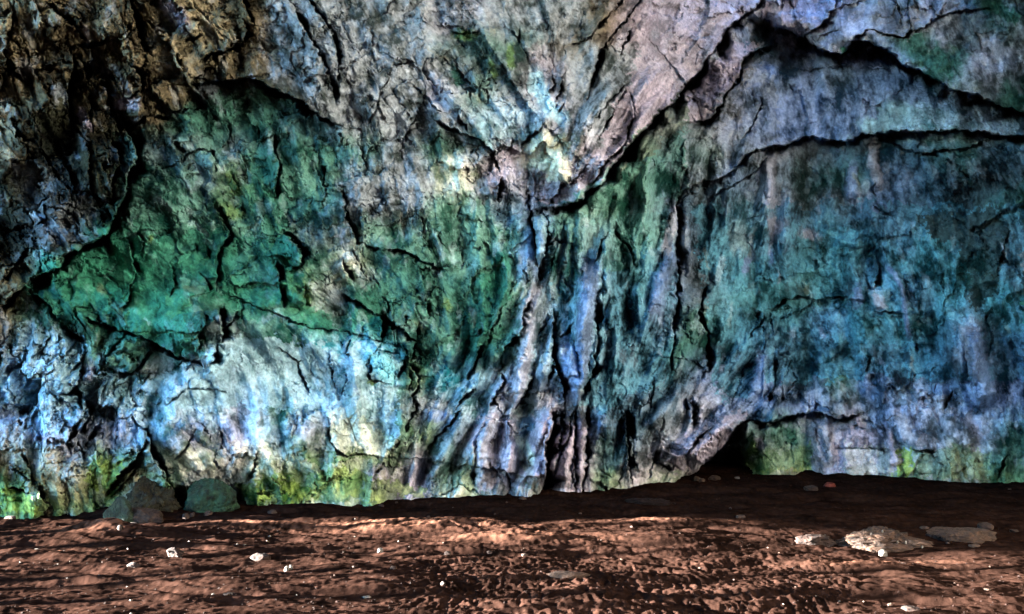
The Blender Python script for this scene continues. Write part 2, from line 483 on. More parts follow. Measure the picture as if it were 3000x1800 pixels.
licF = np.clip(lic(n_f, 4), -3, 3); licM = np.clip(lic(n_m, 14), -3, 3); licC = np.clip(lic(n_c, 30), -3, 3)
grit = fbm(U / 16, V / 16, 3, 33, 0.65)

# ---- relief (metres towards the viewer)
R0 = 0.30 * fbm(U / 520, V / 420, 3, 21) + 0.12 * fbm(U / 150 + 3, V / 130, 3, 25)
WX = 5 * perlin(U / 60, V / 60, 51) + 5 * perlin(U / 17, V / 14, 52) + 2.2 * perlin(U / 6, V / 6, 54)
WY = 5 * perlin(U / 60, V / 60, 61) + 5 * perlin(U / 17, V / 14, 62) + 3.0 * perlin(U / 6, V / 9, 64)
UW, VW = U + WX, V + WY
relief = R0.astype(np.float32).copy()

def zone(pts, s):                      # soft region weight from discs (x, y, r)
    w = np.zeros(shape, np.float32)
    for x, y, r in pts: w = np.maximum(w, 1 - sstep(r * 0.6, r * 1.3, np.hypot(U - x + 3 * WX, V - y + 3 * WY)))
    return w
shard = zone([(80, 150, 260), (350, 150, 260), (100, 500, 260), (260, 420, 160), (560, 150, 200), (60, 800, 120), (330, 640, 40), (200, 1150, 200), (250, 1050, 150), (60, 1050, 80)], 1)
smoothz = zone([(1700, 300, 130), (1850, 130, 150), (2200, 60, 140), (430, 880, 260), (850, 950, 150), (1600, 460, 90), (2500, 300, 330), (1900, 200, 120), (2150, 300, 90), (700, 1120, 160), (2900, 250, 150)], 1) * 0.8
stria = zone([(1700, 900, 280), (1750, 1150, 280), (1950, 600, 230), (1500, 1150, 200), (2150, 600, 200), (2100, 1150, 200), (1600, 1400, 150), (1280, 1300, 150), (1850, 350, 160)], 1)

def rot(u, v, deg, sx, sy):
    a = math.radians(deg); return (u * math.cos(a) - v * math.sin(a)) / sx, (u * math.sin(a) + v * math.cos(a)) / sy
def facet_layer(deg, sx, sy, seed, amp, cut, w, warp=1.6):
    global relief
    x, y = rot(U + warp * WX + 14 * licC, V + warp * WY, deg, sx, sy)
    h, e = facets(x, y, seed)
    relief = relief + w * (amp * h - cut * np.exp(-(e / 0.05) ** 2))
facet_layer(28, 75, 150, 100, .42, .16, shard)
facet_layer(15, 34, 60, 110, .12, .04, shard)
soft = (1 - shard) * (1 - .55 * stria) * (1 - .6 * smoothz)
facet_layer(35, 190, 250, 120, .20, .0, soft)
facet_layer(-50, 95, 135, 130, .13, .02, soft)
facet_layer(22, 38, 62, 140, .040, .006, soft * (1 - .5 * smoothz))
facet_layer(-20, 19, 28, 150, .015, .003, (1 - stria * .6) * (1 - .6 * smoothz))
facet_layer(30, 10, 15, 160, .008, .002, 1 - stria * .5)
fa = np.clip(1 - smoothz, 0.2, 1)
relief += fa * (0.006 * licM + 0.002 * licF + 0.015 * grit * (1 - .5 * stria)) + stria * (0.014 * licM + 0.004 * licF) + (.05 + .11 * stria) * licC + .06 * fbm(U / 60, V / 80, 2, 79) + .16 * fbm(UW / 170, VW / 230, 2, 83)
relief += fa * 0.008 * fbm(U / 5.5, V / 5.5, 2, 77)
# hairline cracks along the grain
cr = fbm(U / 60 + .8 * licC * .3, V / 60, 3, 210); relief -= 0.10 * fa * np.exp(-(cr / 0.018) ** 2) * sstep(0.0, .35, perlin(U / 110, V / 110, 213))
cr = fbm(U / 33, V / 45, 2, 220) + .12 * licM; relief -= 0.06 * fa * np.exp(-(cr / 0.03) ** 2) * sstep(0.05, .4, perlin(U / 80, V / 80, 223))
relief -= shard * 0.16 * sstep(.9, 2.0, -licC + .5 * licM)

def polydist(pts, pad):
    xs = [p[0] for p in pts]; ys = [p[1] for p in pts]
    c0, c1 = np.searchsorted(U1, [min(xs) - pad, max(xs) + pad]); r0, r1 = np.searchsorted(V1, [min(ys) - pad, max(ys) + pad])
    if c1 <= c0 or r1 <= r0: return None
    sl_ = (slice(r0, r1), slice(c0, c1)); u = UW[sl_]; v = VW[sl_]
    best = np.full(u.shape, 1e9, np.float32); side = np.zeros_like(best); tt = np.zeros_like(best)
    lens = [math.hypot(b[0] - a[0], b[1] - a[1]) for a, b in zip(pts, pts[1:])]; tot = sum(lens) or 1; acc = 0
    for (a, b), ln in zip(zip(pts, pts[1:]), lens):
        dx, dy = b[0] - a[0], b[1] - a[1]; q = dx * dx + dy * dy + 1e-6
        t = np.clip(((u - a[0]) * dx + (v - a[1]) * dy) / q, 0, 1)
        ex = u - a[0] - t * dx; ey = v - a[1] - t * dy; d = np.hypot(ex, ey)
        cs = dx * (v - a[1]) - dy * (u - a[0]); nw = d < best
        side = np.where(nw, np.sign(cs), side); tt = np.where(nw, (acc + t * ln) / tot, tt); best = np.where(nw, d, best); acc += ln
    return sl_, best, side, tt
for tile, s, w, h in RIBS:
    w = float(w); h = float(h) * 2.0; r = polydist(P(tile, s), w * 2.2)
    if r is None: continue
    sl_, d, side, t = r
    k = .65 * sstep(1.5, .8, d / w) * np.clip(np.minimum(t, 1 - t) * 8, 0, 1); relief[sl_] = relief[sl_] * (1 - k) + R0[sl_] * k
    relief[sl_] += h * np.clip(np.minimum(t, 1 - t) * 5 + .1, 0, 1) * np.sqrt(np.clip(1 - (d / w) ** 2, 0, 1)) 
rr = random.Random(11); AUTO = []
for q in range(90):                      # small chips and cracks between the traced ones, mostly along the grain
    x = rr.uniform(-40, 3040); y = rr.uniform(-40, 1440); i_ = min(len(V1) - 1, int(np.searchsorted(V1, y))); j_ = min(len(U1) - 1, int(np.searchsorted(U1, x)))
    if smoothz[i_, j_] > .3 and rr.random() < .8: continue
    a = math.atan2(fy0[i_, j_], fx0[i_, j_]) + rr.choice([0, 0, math.pi, math.pi, rr.uniform(-1.2, 1.2)]) + rr.uniform(-.35, .35)
    n_ = rr.randint(2, 5); L_ = rr.uniform(14, 34); pp = [(x, y)]
    for _ in range(n_):
        a2 = a + rr.uniform(-.7, .7); x += L_ * math.cos(a2); y += L_ * math.sin(a2); pp.append((x, y))
    AUTO.append((rr.choice('ccccm') if shard[i_, j_] < .5 else rr.choice('ccm'), None, pp))
for cls, tile, s in EDGES + AUTO:
    pts = P(tile, s) if tile else s; h, L, g, w = CL[cls]
    r = polydist(pts, L * 2.6 + 20)
    if r is None: continue
    sl_, d, side, t = r
    tap = np.clip(np.minimum(t, 1 - t) * 7 + 0.12, 0, 1); tapL = np.clip(np.minimum(t, 1 - t) * 4 + .05, 0, 1)
    fade = np.clip(1 - d / (2.6 * L + 20), 0, 1)
    up = np.where(side < 0, h * np.exp(-d / L), -0.35 * h * np.exp(-d / (0.45 * L))) * tapL * fade
    vn = .75 + 1.1 * perlin(U[sl_] / 48, V[sl_] / 48, 71); g = g * np.clip(vn + .25, .15, 1.4); w = w * np.clip(vn, .35, 1.5)
    dd = np.where(side < 0, d * 8, np.maximum(d - w * .3, 0) * .8)
    relief[sl_] += up - g * tap * np.exp(-(dd / w) ** 2)
for x, y, rx, ry, h in BUMPS:
    q = ((UW - x) / rx) ** 2 + ((VW - y) / ry) ** 2
    relief += h * (np.exp(-q) if h > 0 else np.exp(-q ** 1.6))

# ---- large form: leans out with height, most at the upper left
hgt = np.clip((base_s[None, :] - V) / 1450, -0.1, 1.6)
lean = 0.5 * hgt + 0.9 * np.clip(hgt - .45, 0, 2) ** 1.5 * np.clip(1.3 - U / 1500, .1, 1.6) + 0.2 * np.clip(hgt - .5, 0, 2)
side_in = 4.5 * (np.clip(U - 3100, 0, None) / 1200) ** 1.4
bd = 1 - sstep(0, 60, base_s[None, :] - V)                                 # foot spreads a little
DEP = DB - lean - relief * (1 - .25 * bd) - 0.12 * bd - side_in + 6.0 * (np.clip(-80 - U, 0, None) / 820) ** 1.2
DEP = np.maximum(DEP, 3.0)
wx = (U - 1500) / F * DEP; wz = CH + (HY - V) / F * DEP

# ---- pigment of the rock
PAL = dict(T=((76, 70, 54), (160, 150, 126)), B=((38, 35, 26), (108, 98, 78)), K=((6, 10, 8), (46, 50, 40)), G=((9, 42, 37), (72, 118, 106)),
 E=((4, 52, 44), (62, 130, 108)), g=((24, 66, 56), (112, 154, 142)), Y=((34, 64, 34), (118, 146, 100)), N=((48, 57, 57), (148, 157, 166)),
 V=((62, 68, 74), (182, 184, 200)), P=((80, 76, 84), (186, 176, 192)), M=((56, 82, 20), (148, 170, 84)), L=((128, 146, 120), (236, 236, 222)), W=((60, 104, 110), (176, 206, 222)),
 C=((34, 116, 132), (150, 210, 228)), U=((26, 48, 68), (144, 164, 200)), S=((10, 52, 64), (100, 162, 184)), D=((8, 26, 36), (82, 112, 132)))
ROWS = """
55|65T 195B 325B 455T 585B 715N 845N 975N 1105V 1235N 1365N 1480B 1520P 1625V 1755V 1885V 2015V 2145N 2275V 2340D 2420G 2460N
110|250T 70B 530T 1370B 1120G 1250G 2420V 2200G 2060V 1840D 1950V
165|65B 195B 325B 430T 585B 715N 845N 975N 1105N 1200G 1300P 1400N 1500N 1590V 1700P 1755P 1800B 1885D 2015N 2145U 2275G 2405V
230|60B 180K 260B 400B 500K 620K 700K 780N 860N 960N 1060V 1150G 1230N 1330V 1430N 1560P 1690P 1750P 1850U 1950U 2080U 2200U 2330N 2430G
300|10T 60K 130K 200B 300K 360B 450G 560G 640G 720D 820N 900N 1000N 1100N 1180W 1260W 1350V 1430N 1500V 1580P 1690N 1760V 1850U 1950U 2050U 2180W 2270W 2380N
370|20T 80K 140K 200K 280K 370N 450N 520g 560N 640G 720g 800G 880G 960N 1070G 1160N 1240P 1340L 1390P 1460V 1540g 1630D 1700g 1780N 1880V 1960N 2050D 2180D 2300G 2420D
430|30K 100N 180K 260K 350g 440g 500N 570Y 640E 700g 780g 860N 940N 1010N 1100L 1180P 1270V 1340P 1400V 1470g 1560G 1630D 1700N 1780U 1870N 1960G 2050G 2160U 2260D 2400K
500|40K 110N 170N 240K 320g 400g 480g 560Y 620E 700G 780G 850N 920N 990N 1080g 1140g 1220D 1305U 1370g 1450g 1550g 1610U 1660K 1740D 1800W 1870V 1960N 2050V 2130U 2230D 2320K 2430G
570|40K 100N 160B 250E 340E 430g 500E 600g 670E 750N 830N 900g 980g 1070g 1150g 1230g 1306U 1360g 1440P 1510g 1590g 1620V 1665D 1740D 1800W 1880U 1960Y 2040G 2110K 2160U 2250G 2330K 2430N
640|30B 110E 210E 320E 420E 520E 620g 700E 770g 840L 900Y 970Y 1060Y 1130g 1220E 1290U 1350g 1430W 1500D 1570g 1615U 1665K 1730D 1790G 1880D 1960G 2050G 2110U 2180G 2270G 2350Y 2440N
710|20B 80G 170E 270E 370E 470E 560E 660E 740Y 800N 870E 950Y 1040Y 1120Y 1200E 1270g 1300V 1350g 1425W 1490D 1560G 1605U 1650D 1710N 1770Y 1850G 1940Y 2050D 2130W 2210U 2300G 2400E
780|15B 70G 150G 230G 330E 430E 520N 580g 680g 760E 850E 920E 1000Y 1060g 1140E 1210E 1290V 1340W 1410W 1480D 1560D 1600U 1660G 1730g 1800D 1900D 1990U 2090G 2180g 2270G 2340V 2430E
850|20N 80W 150W 200Y 260G 340G 430G 500G 560W 640g 730g 800C 860C 930C 1000Y 1080G 1150E 1220G 1290W 1400W 1480D 1560D 1640G 1720D 1800D 1860U 1950D 2040g 2130D 2210D 2340U 2430U
910|20W 80W 160W 230g 300g 370N 450W 530W 600W 680g 760W 850W 920C 990Y 1080C 1150W 1230V 1320D 1390W 1470D 1560D 1640D 1720U 1800U 1850U 1940D 2030G 2110U 2180D 2260D 2345U 2430U
980|20U 90W 170W 250N 330W 420W 500W 590V 690g 770W 850L 930g 1000N 1060N 1130W 1200V 1270g 1320P 1370N 1440D 1520D 1600D 1690V 1770U 1850U 1950U 2050N 2120U 2180U 2260V 2350U 2440U
1050|30N 110W 200V 280V 370W 470V 560V 650W 750V 820L 880L 950g 1020Y 1080D 1150N 1190V 1260V 1290P 1340P 1400P 1460D 1530D 1600N 1680V 1750V 1830G 1900g 1970V 2050P 2110P 2180U 2260V 2360V 2440G
1110|30T 110T 190N 250Y 330G 400N 480L 560P 640L 720Y 790Y 860Y 950Y 1010P 1070G 1130N 1180V 1250P 1290P 1340P 1400P 1460g 1530N 1600P 1680P 1750K 1820Y 1880L 1940Y 2000V 2080P 2140P 2175Y 2250N 2330T 2440g
1170|40Y 130T 190T 240Y 320B 400Y 470N 560N 620Y 700Y 780Y 850Y 920P 1000P 1070G 1140Y 1190N 1240P 1280Y 1330P 1400P 1460Y 1540P 1600L 1680T 1760B 1830Y 1930T 2000P 2080T 2140T 2180G 2250T 2340T 2440Y
1215|40Y 130Y 250Y 330T 420Y 600Y 700Y 800L 900Y 1000P 1100L 1200N 1300P 1400P 1500L 1650B 1900B 2100B 2300T 2440G
"""
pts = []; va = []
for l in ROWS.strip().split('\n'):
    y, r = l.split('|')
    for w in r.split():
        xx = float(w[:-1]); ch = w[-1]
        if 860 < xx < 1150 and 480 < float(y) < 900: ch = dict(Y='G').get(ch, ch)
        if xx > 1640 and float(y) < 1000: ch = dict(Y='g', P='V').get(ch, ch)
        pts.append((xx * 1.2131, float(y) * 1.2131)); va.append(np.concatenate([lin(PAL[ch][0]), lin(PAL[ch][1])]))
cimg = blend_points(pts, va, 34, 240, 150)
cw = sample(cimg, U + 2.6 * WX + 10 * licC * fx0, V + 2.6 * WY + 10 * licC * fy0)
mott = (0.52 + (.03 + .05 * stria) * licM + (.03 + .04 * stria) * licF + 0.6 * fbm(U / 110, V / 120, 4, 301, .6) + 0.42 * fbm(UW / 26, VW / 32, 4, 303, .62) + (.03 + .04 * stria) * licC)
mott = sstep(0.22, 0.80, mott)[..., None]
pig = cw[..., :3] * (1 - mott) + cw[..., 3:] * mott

# thin pale crust and dark spotting that break up every colour
crust = sstep(.12, .26, fbm(UW / 60, VW / 110, 5, 311, .6) + .05 * licM - .02) * .6
crust = (crust * (1 - .5 * sstep(.1, .5, fbm(U / 260, V / 260, 2, 313))))[..., None]
pig = pig * (1 - crust) + crust * (lin((176, 190, 206)) * .45 + cw[..., 3:] * .55) * (.6 + .5 * mott)
spot = (sstep(.26, .40, fbm(UW / 46, VW / 60, 4, 317, .6)) * .55)[..., None]
pig = pig * (1 - spot) + spot * cw[..., :3] * .6
fleck = (sstep(.45, .65, fbm(U / 9, V / 9, 2, 319, .6)) * .3)[..., None]
pig = pig * (1 - fleck) + fleck * cw[..., 3:] * 1.1

RG1 = fbm(U / 90, V / 90, 3, 331); RG2 = fbm(U / 90, V / 90, 3, 337)
def region(s, c, a):
    global pig
    q = P('A', s); r0, r1 = np.searchsorted(V1, [min(p[1] for p in q) - 30, max(p[1] for p in q) + 30]); c0, c1 = np.searchsorted(U1, [min(p[0] for p in q) - 30, max(p[0] for p in q) + 30])
    sl_ = (slice(r0, r1), slice(c0, c1)); u = UW[sl_] + 2.4 * WX[sl_] + 22 * RG1[sl_]; v = VW[sl_] + 2.4 * WY[sl_] + 22 * RG2[sl_]; ins = np.zeros(u.shape, bool)
    for (x1, y1), (x2, y2) in zip(q, q[1:] + q[:1]):
        if y1 == y2: continue
        ins ^= ((v >= min(y1, y2)) & (v < max(y1, y2)) & (u < x1 + (v - y1) * (x2 - x1) / (y2 - y1)))
    m = mott[sl_]; m = .38 + .55 * m if c in 'WPVLE' else m; k = (a * ins * (.75 + .25 * m[..., 0]))[..., None]
    pig[sl_] = pig[sl_] * (1 - k) + k * (lin(PAL[c][0]) * (1 - m) + lin(PAL[c][1]) * m)
for s, c, a in [
  ("A 1900,0 2473,0 B 1700,0 1700,900 1200,1100 900,950 500,700 0,600 A 2100,400", 'N', .3),
  ("A 850,1000 1150,900 1600,650 1900,600 2300,850 2473,1100 D 2473,100 2473,500 2100,350 900,300 830,150", 'G', .5),
  ("E 100,500 700,500 1300,700 1150,1150 900,1250 550,1150 540,980 100,700", 'G', .55),
  ("D 200,600 500,350 900,250 1550,150 1700,200 2100,250 2220,700 2480,900 2300,900 1640,780 1500,850 1480,1130 1040,980 640,850 450,880", 'E', .68),
  ("D 1580,1000 2000,950 2400,1050 2480,1300 E 0,950 300,1050 380,1260 H 400,200 0,150 G 2350,50 2000,0 D 1200,1450 1000,1300 1400,1180", 'W', .82),
  ("D 150,880 400,900 620,1000 600,1200 1000,1200 1000,1480 0,1480 0,1250 180,1000", 'W', .6),
  ("H -60,60 150,60 400,250 300,330 60,320 -60,280", 'L', .6),
  ("G 1100,250 1500,300 1900,200 2300,400 H 200,380 150,500 0,560 G 1600,520 1200,450", 'L', .4),
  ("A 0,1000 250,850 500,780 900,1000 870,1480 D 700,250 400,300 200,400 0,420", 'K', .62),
  ("H 960,100 1100,60 1500,60 1520,200 1470,300 1460,480 1300,560 1000,580 980,350", 'P', .6),
  ("H 1560,150 1780,150 1740,590 1500,590", 'P', .6),
  ("I 60,470 -100,450 -60,250 140,60 480,20 400,120 340,190 290,260 220,340 150,380", 'P', .6),
  ("H 200,420 620,400 600,620 0,660 60,500", 'P', .35),
  ("G 1700,520 2473,440 H 300,500 600,560 600,640 0,660 G 1750,660", 'M', .7),
  ("G 0,540 240,600 260,740 0,760", 'M', .7), ("G 640,380 860,330 900,450 780,600 640,560", 'M', .6),
  ("I 420,280 700,330 940,260 960,430 480,470", 'M', .6), ("I 940,280 1560,280 1560,480 960,440", 'P', .5), ("I 1560,280 1660,280 1640,470 1560,480", 'M', .8), ("I 1700,300 2250,280 2270,520 1680,500", 'Y', .5),
  ("F 100,0 2480,0 2480,1300 1500,1250 700,1300 300,1450 180,1000", 'S', .75),
  ("E 1500,80 2420,60 2400,1300 1900,1480 1650,1480 1560,700", 'S', .45),
  ("B 1880,1300 1800,1330 1640,1490 1440,1480 1500,1400 1640,1300 1760,1200 1900,960 2060,640 2120,560 2160,250 2200,60 2280,-150 C 560,-150 560,30 490,70 420,130 320,210 230,370 170,420 150,470 90,560 0,640 B 2440,720 2330,790 2240,890 2160,980 2080,1050 2000,1150 1950,1230", 'P', .8),
  ("B 1660,1480 1760,1440 1900,1330 2160,980 2330,790 2440,720 C 0,680 20,880 20,1380 E 2420,100 2300,300 2000,500 1600,300 1520,60", 'g', .6),
  ("B 2100,1060 2330,790 2440,720 C 0,660 20,900 B 2380,1000 2200,1200", 'B', .5),
  ("C 0,890 150,880 230,830 310,660 420,520 440,420 490,380 560,370 560,300 400,300 170,450 90,560 0,640", 'P', .8),
  ("C 620,400 700,330 960,330 1080,390 1480,370 1600,470 1950,640 2480,830 2480,970 2000,940 1420,965 1300,975 1130,1030 860,990 650,1065 560,900 480,600", 'U', .6),
  ("C 0,900 230,850 430,540 560,420 700,700 700,1050 450,1120 260,1290 0,1370", 'N', .6),
  ("C 1360,940 1500,740 1900,780 2200,900 2480,880 2480,970 2000,940 1420,965", 'W', .4),
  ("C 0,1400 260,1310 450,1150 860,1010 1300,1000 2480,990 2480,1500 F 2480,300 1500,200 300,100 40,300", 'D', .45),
  ("C 560,0 1120,0 900,260 870,280 700,210 560,130", 'P', .75),
  ("C 900,260 1120,60 2100,60 1650,250 1340,240 1160,390 960,330", 'V', .5),
  ("B 1350,1000 1500,1010 1620,1040 1660,1150 1640,1290 1540,1300 1400,1220 1330,1120", 'L', .75),
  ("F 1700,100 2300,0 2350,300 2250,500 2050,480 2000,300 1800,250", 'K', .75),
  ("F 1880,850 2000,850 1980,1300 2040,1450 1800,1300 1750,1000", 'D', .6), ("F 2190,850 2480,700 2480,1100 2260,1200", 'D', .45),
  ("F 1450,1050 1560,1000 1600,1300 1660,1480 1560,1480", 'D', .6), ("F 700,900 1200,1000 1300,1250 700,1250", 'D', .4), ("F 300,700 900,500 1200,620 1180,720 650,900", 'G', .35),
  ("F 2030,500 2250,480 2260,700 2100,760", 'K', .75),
  ("I 420,200 800,60 950,400 480,460", 'g', .5),
  ("I 1180,280 1500,270 1540,460 1180,460", 'L', .4)]:
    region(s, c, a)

def paint(tile, s, w, c, a=0.85, soft=0.5):
    global pig
    r = polydist(P(tile, s) if isinstance(s, str) else s, w * 2)
    if r is None: return
    sl_, d, side, t = r
    n = 0.35 * licM[sl_] + .25 * licF[sl_]
    k = a * (1 - sstep(w * (1 - soft), w * 1.25, d * (1 + .22 * n))) * np.clip(np.minimum(t, 1 - t) * 12 + .4, 0, 1)
    c2 = np.array(PAL[c][0]) * .25 + np.array(PAL[c][1]) * .75 if isinstance(c, str) else np.array(c)
    m = mott[sl_]
    pig[sl_] = pig[sl_] * (1 - k[..., None]) + k[..., None] * lin(c2) * (0.55 + .75 * m)
PAINT = [l.split('|') for l in """
E|1430,90 1450,250 1440,430|17|W
E|1410,590 1390,690 1350,760|14|V
E|1350,800 1350,950 1330,1150 1270,1380 1230,1480|20|V
E|1820,380 1800,500 1790,700 1760,950 1740,1150 1690,1300 1640,1460|26|U
E|1600,1000 1640,1150 1660,1320|22|U
E|2420,330 2350,480 2300,650 2280,800|20|U
E|2410,0 2400,150 2350,350|14|V
E|960,1350 1000,1250 1040,1350|24|W
H|1110,100 1030,250 1020,400|18|V
H|1290,180 1350,330 1370,420|18|L
H|1500,250 1440,420 1450,500|20|P
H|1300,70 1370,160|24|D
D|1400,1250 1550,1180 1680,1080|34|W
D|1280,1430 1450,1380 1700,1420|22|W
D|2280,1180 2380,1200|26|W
H|80,180 330,290|26|L
H|20,120 120,200|30|L
D|200,920 200,1080|20|W
D|330,1040 470,960|16|W
D|660,1170 620,1270|16|V
G|200,200 400,220 530,330|16|V
G|690,400 720,500|14|Y
G|2330,450 2340,600|24|Y
H|60,480 100,580|30|Y
H|760,40 640,50|16|U
F|570,1080 560,1250 520,1420|16|U
F|1270,600 1260,720|14|U
F|640,100 650,200 730,130|14|V
F|870,200 960,230|16|V
F|290,380 250,560|10|W
F|480,380 450,500|9|U
F|400,150 420,330|22|W
F|640,330 640,430|7|U
F|1480,440 1590,600 1610,780 1640,950|7|U
F|1400,640 1440,760|14|V
F|2090,880 2075,1020 2050,1150|30|V
F|2095,870 2120,1000 2150,1150|22|V
F|2110,900 2150,1150 2180,1350 2230,1480|22|U
F|1800,1350 1950,1320|14|U
F|1300,1320 1400,1400|18|U
C|640,1130 630,1300 640,1480|14|V
C|1380,1030 1380,1200 1430,1350|14|V
C|1230,1200 1220,1450|14|U
C|1480,800 1700,850|30|W
C|1300,900 1500,930|22|W
I|1000,60 1020,250 1060,420|14|V
I|940,150 970,300 1010,400|9|V
I|1500,150 1520,300 1530,440|9|P
I|1560,20 1620,180 1750,260|14|V
I|530,250 450,400|14|Y
I|580,300 540,200|10|V
I|780,150 810,260|14|G
I|60,440 200,270 330,150|24|P
B|1360,1150 1500,1100 1580,1200|34|L
B|1400,600 1500,780 1620,880|20|W
B|1400,520 1430,650|20|W
B|1000,880 1080,1080|9|W
B|830,250 950,260|16|Y
B|1230,330 1230,500|9|Y
B|1080,450 1120,560|8|Y
B|820,500 860,620|12|G
A|690,230 770,240|10|T
A|0,850 90,1020|20|T
A|20,1100 80,1130|14|T
A|560,800 640,930|12|P
A|540,720 560,820|8|T
A|1200,20 1330,180|22|P
A|260,330 400,420|22|T
A|860,760 980,740|18|P
D|340,170 480,230|28|N
D|230,60 300,90|14|N
D|1650,30 1720,70|16|Y
D|1080,260 1100,230|8|Y
A|1660,1260 1700,1400|10|Y
E|750,700 780,760|12|Y
E|190,1060 350,1250|26|C
E|200,1270 250,1310|9|Y
E|850,100 1050,450|22|g
E|1150,60 1230,150|16|D
C|2150,20 2450,130|20|G
C|1150,340 1180,380|9|E
""".strip().split('\n')]
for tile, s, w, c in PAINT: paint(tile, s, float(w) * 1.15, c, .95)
rp = random.Random(23)
for q in range(420):                      # small drips, scabs of crust and dark algae runs along the grain
    x = rp.uniform(-30, 3030); y = rp.uniform(-30, 1440); i_ = min(len(V1) - 1, int(np.searchsorted(V1, y))); j_ = min(len(U1) - 1, int(np.searchsorted(U1, x)))
    L_ = rp.choice([6, 9, 14, 22]); w_ = rp.uniform(2.2, 6.5) * (1.3 if L_ > 20 else 1.6); pp = [(x, y)]; a = math.atan2(fy0[i_, j_], fx0[i_, j_]) + rp.uniform(-.4, .4)
    for _ in range(3):
        a2 = a + rp.uniform(-.35, .35); x += L_ * math.cos(a2); y += L_ * math.sin(a2); pp.append((x, y))
    k_ = rp.random(); base_c = cw[i_, j_]
    if k_ < .5: c_ = base_c[3:] * .75 + lin((176, 186, 204)) * .35
    elif k_ < .6: c_ = lin((150, 140, 110)) * .5 + base_c[3:] * .4
    else: c_ = base_c[:3] * .8
    c_ = np.clip(c_, 0.003, .8); c_ = np.where(c_ <= .0031308, c_ * 12.92, 1.055 * c_ ** (1 / 2.4) - .055) * 255
    paint(None, pp, w_, tuple(c_), rp.uniform(.35, .7), .45)
lum = pig.mean(-1, keepdims=True); pig = lum + (pig - lum) * 1.06
pig = np.clip(pig * 1.0 * np.array([.89, 1.0, 1.09], np.float32), 0.004, 0.85)
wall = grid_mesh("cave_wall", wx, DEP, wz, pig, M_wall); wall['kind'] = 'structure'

# ------------------------------------------------------------------ ground: one sheet to the horizon
def axis2(lo, hi, step, far, grow):
    core = list(np.arange(lo, hi, step)); a = []; s = step; x = lo
    while x > -far: s *= grow; x -= s; a.append(x)
    b = []; s = step; x = core[-1]
    while x < far: s *= grow; x += s; b.append(x)
    return np.array(a[::-1] + core + b)
gx = axis2(-8.2, 10.4, 0.0125, 900, 1.07)
rows = [5.6]
while rows[-1] < 19: rows.append(rows[-1] + rows[-1] ** 2 / (CH * F) * 1.05)
st = rows[1] - rows[0]; a = []; s = st; y = rows[0]
while y > -900: s *= 1.08; y -= s; a.append(y)
st = rows[-1] - rows[-2]; b = []; s = st; y = rows[-1]
while y < 900: s *= 1.1; y += s; b.append(y)
gy = np.array(a[::-1] + rows + b)
GX_, GY_ = np.meshgrid(gx, gy)
PU = 1500 + GX_ / np.maximum(GY_, 1) * F; PV = HY + CH * F / np.maximum(GY_, 1)      # where each soil point lies in photo units
near = np.exp(-(np.clip(np.abs(GX_) - 12, 0, None) / 6) ** 2) * np.exp(-(np.clip(np.abs(GY_ - 9) - 11, 0, None) / 6) ** 2)
w1 = GX_ + .25 * perlin(GX_ / 1.1, GY_ / 1.1, 400); w2 = GY_ + .25 * perlin(GX_ / 1.1, GY_ / 1.1, 401)
gz = 0.10 * fbm(w1 / 3.2, w2 / 1.0, 2, 410) + 0.050 * fbm(w1 / 1.1, w2 / .42, 3, 420) + 0.026 * fbm(GX_ / .45, GY_ / .17, 3, 430, .55)
gz += 0.026 * fbm(w1 / .9, w2 / .22, 3, 440, ridged=True)
gz += 0.005 * fbm(GX_ / .05, GY_ / .06, 2, 450) + 0.010 * fbm(GX_ / .14, GY_ / .09, 3, 452, .6)
# trodden, dimpled soil near the bottom middle
trod = sstep(1560, 1720, PV) * sstep(1050, 1350, PU) * (1 - sstep(2300, 2700, PU))
hx, hd = facets(GX_ / .085 + .3 * perlin(GX_ * 5, GY_ * 5, 460), GY_ / .13, 470, 0)
gz += trod * 0.022 * fbm(GX_ / .09, GY_ / .16, 2, 471, ridged=True)
# shaped swells read from the photo: px, py, half length px, half depth px, height
for x, y, lx, ly, h in [(1230, 1548, 260, 10, .09), (620, 1548, 120, 8, .06), (290, 1568, 90, 9, .09), (1500, 1592, 220, 12, .07), (330, 1570, 130, 12, .06), (800, 1545, 200, 9, .04), (2000, 1535, 160, 7, .05),
                        (2350, 1505, 200, 7, .04), (1900, 1452, 70, 9, .10), (2380, 1376, 70, 10, .14), (1640, 1678, 70, 6, .03), (2600, 1660, 180, 9, .03),
                        (700, 1770, 300, 12, .03), (2530, 1585, 260, 9, .05), (150, 1600, 160, 9, -.05), (900, 1760, 260, 14, -.05), (1400, 1730, 260, 12, -.05)]:
    gz += h * np.exp(-((PU - x) / lx) ** 2 - ((PV - y) / ly) ** 2) * (GY_ > 3)
gz = gz * near
gz += 0.0 * GX_
n1 = fbm(GX_ / .5, GY_ / .5, 4, 501); n2 = fbm(GX_ / .07, GY_ / .09, 3, 502); n3 = perlin(GX_ / .035, GY_ / .05, 505)
t = np.clip(.5 + .6 * n1 + .5 * n2, 0, 1)[..., None]
gc = lin((4, 2.5, 2)) * (1 - t) + lin((34, 23, 19)) * t
sp = (sstep(.62, .75, n3) * sstep(-.2, .3, n2))[..., None]
gc = gc * (1 - sp) + lin((48, 35, 29)) * sp
sun_strips = 0
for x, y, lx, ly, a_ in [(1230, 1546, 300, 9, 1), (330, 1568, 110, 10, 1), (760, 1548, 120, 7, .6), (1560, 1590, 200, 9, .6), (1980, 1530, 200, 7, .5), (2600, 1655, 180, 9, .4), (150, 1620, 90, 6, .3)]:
    sun_strips = sun_strips + a_ * np.exp(-((PU - x) / lx) ** 2 - ((PV - y) / ly) ** 2) * (GY_ > 3)
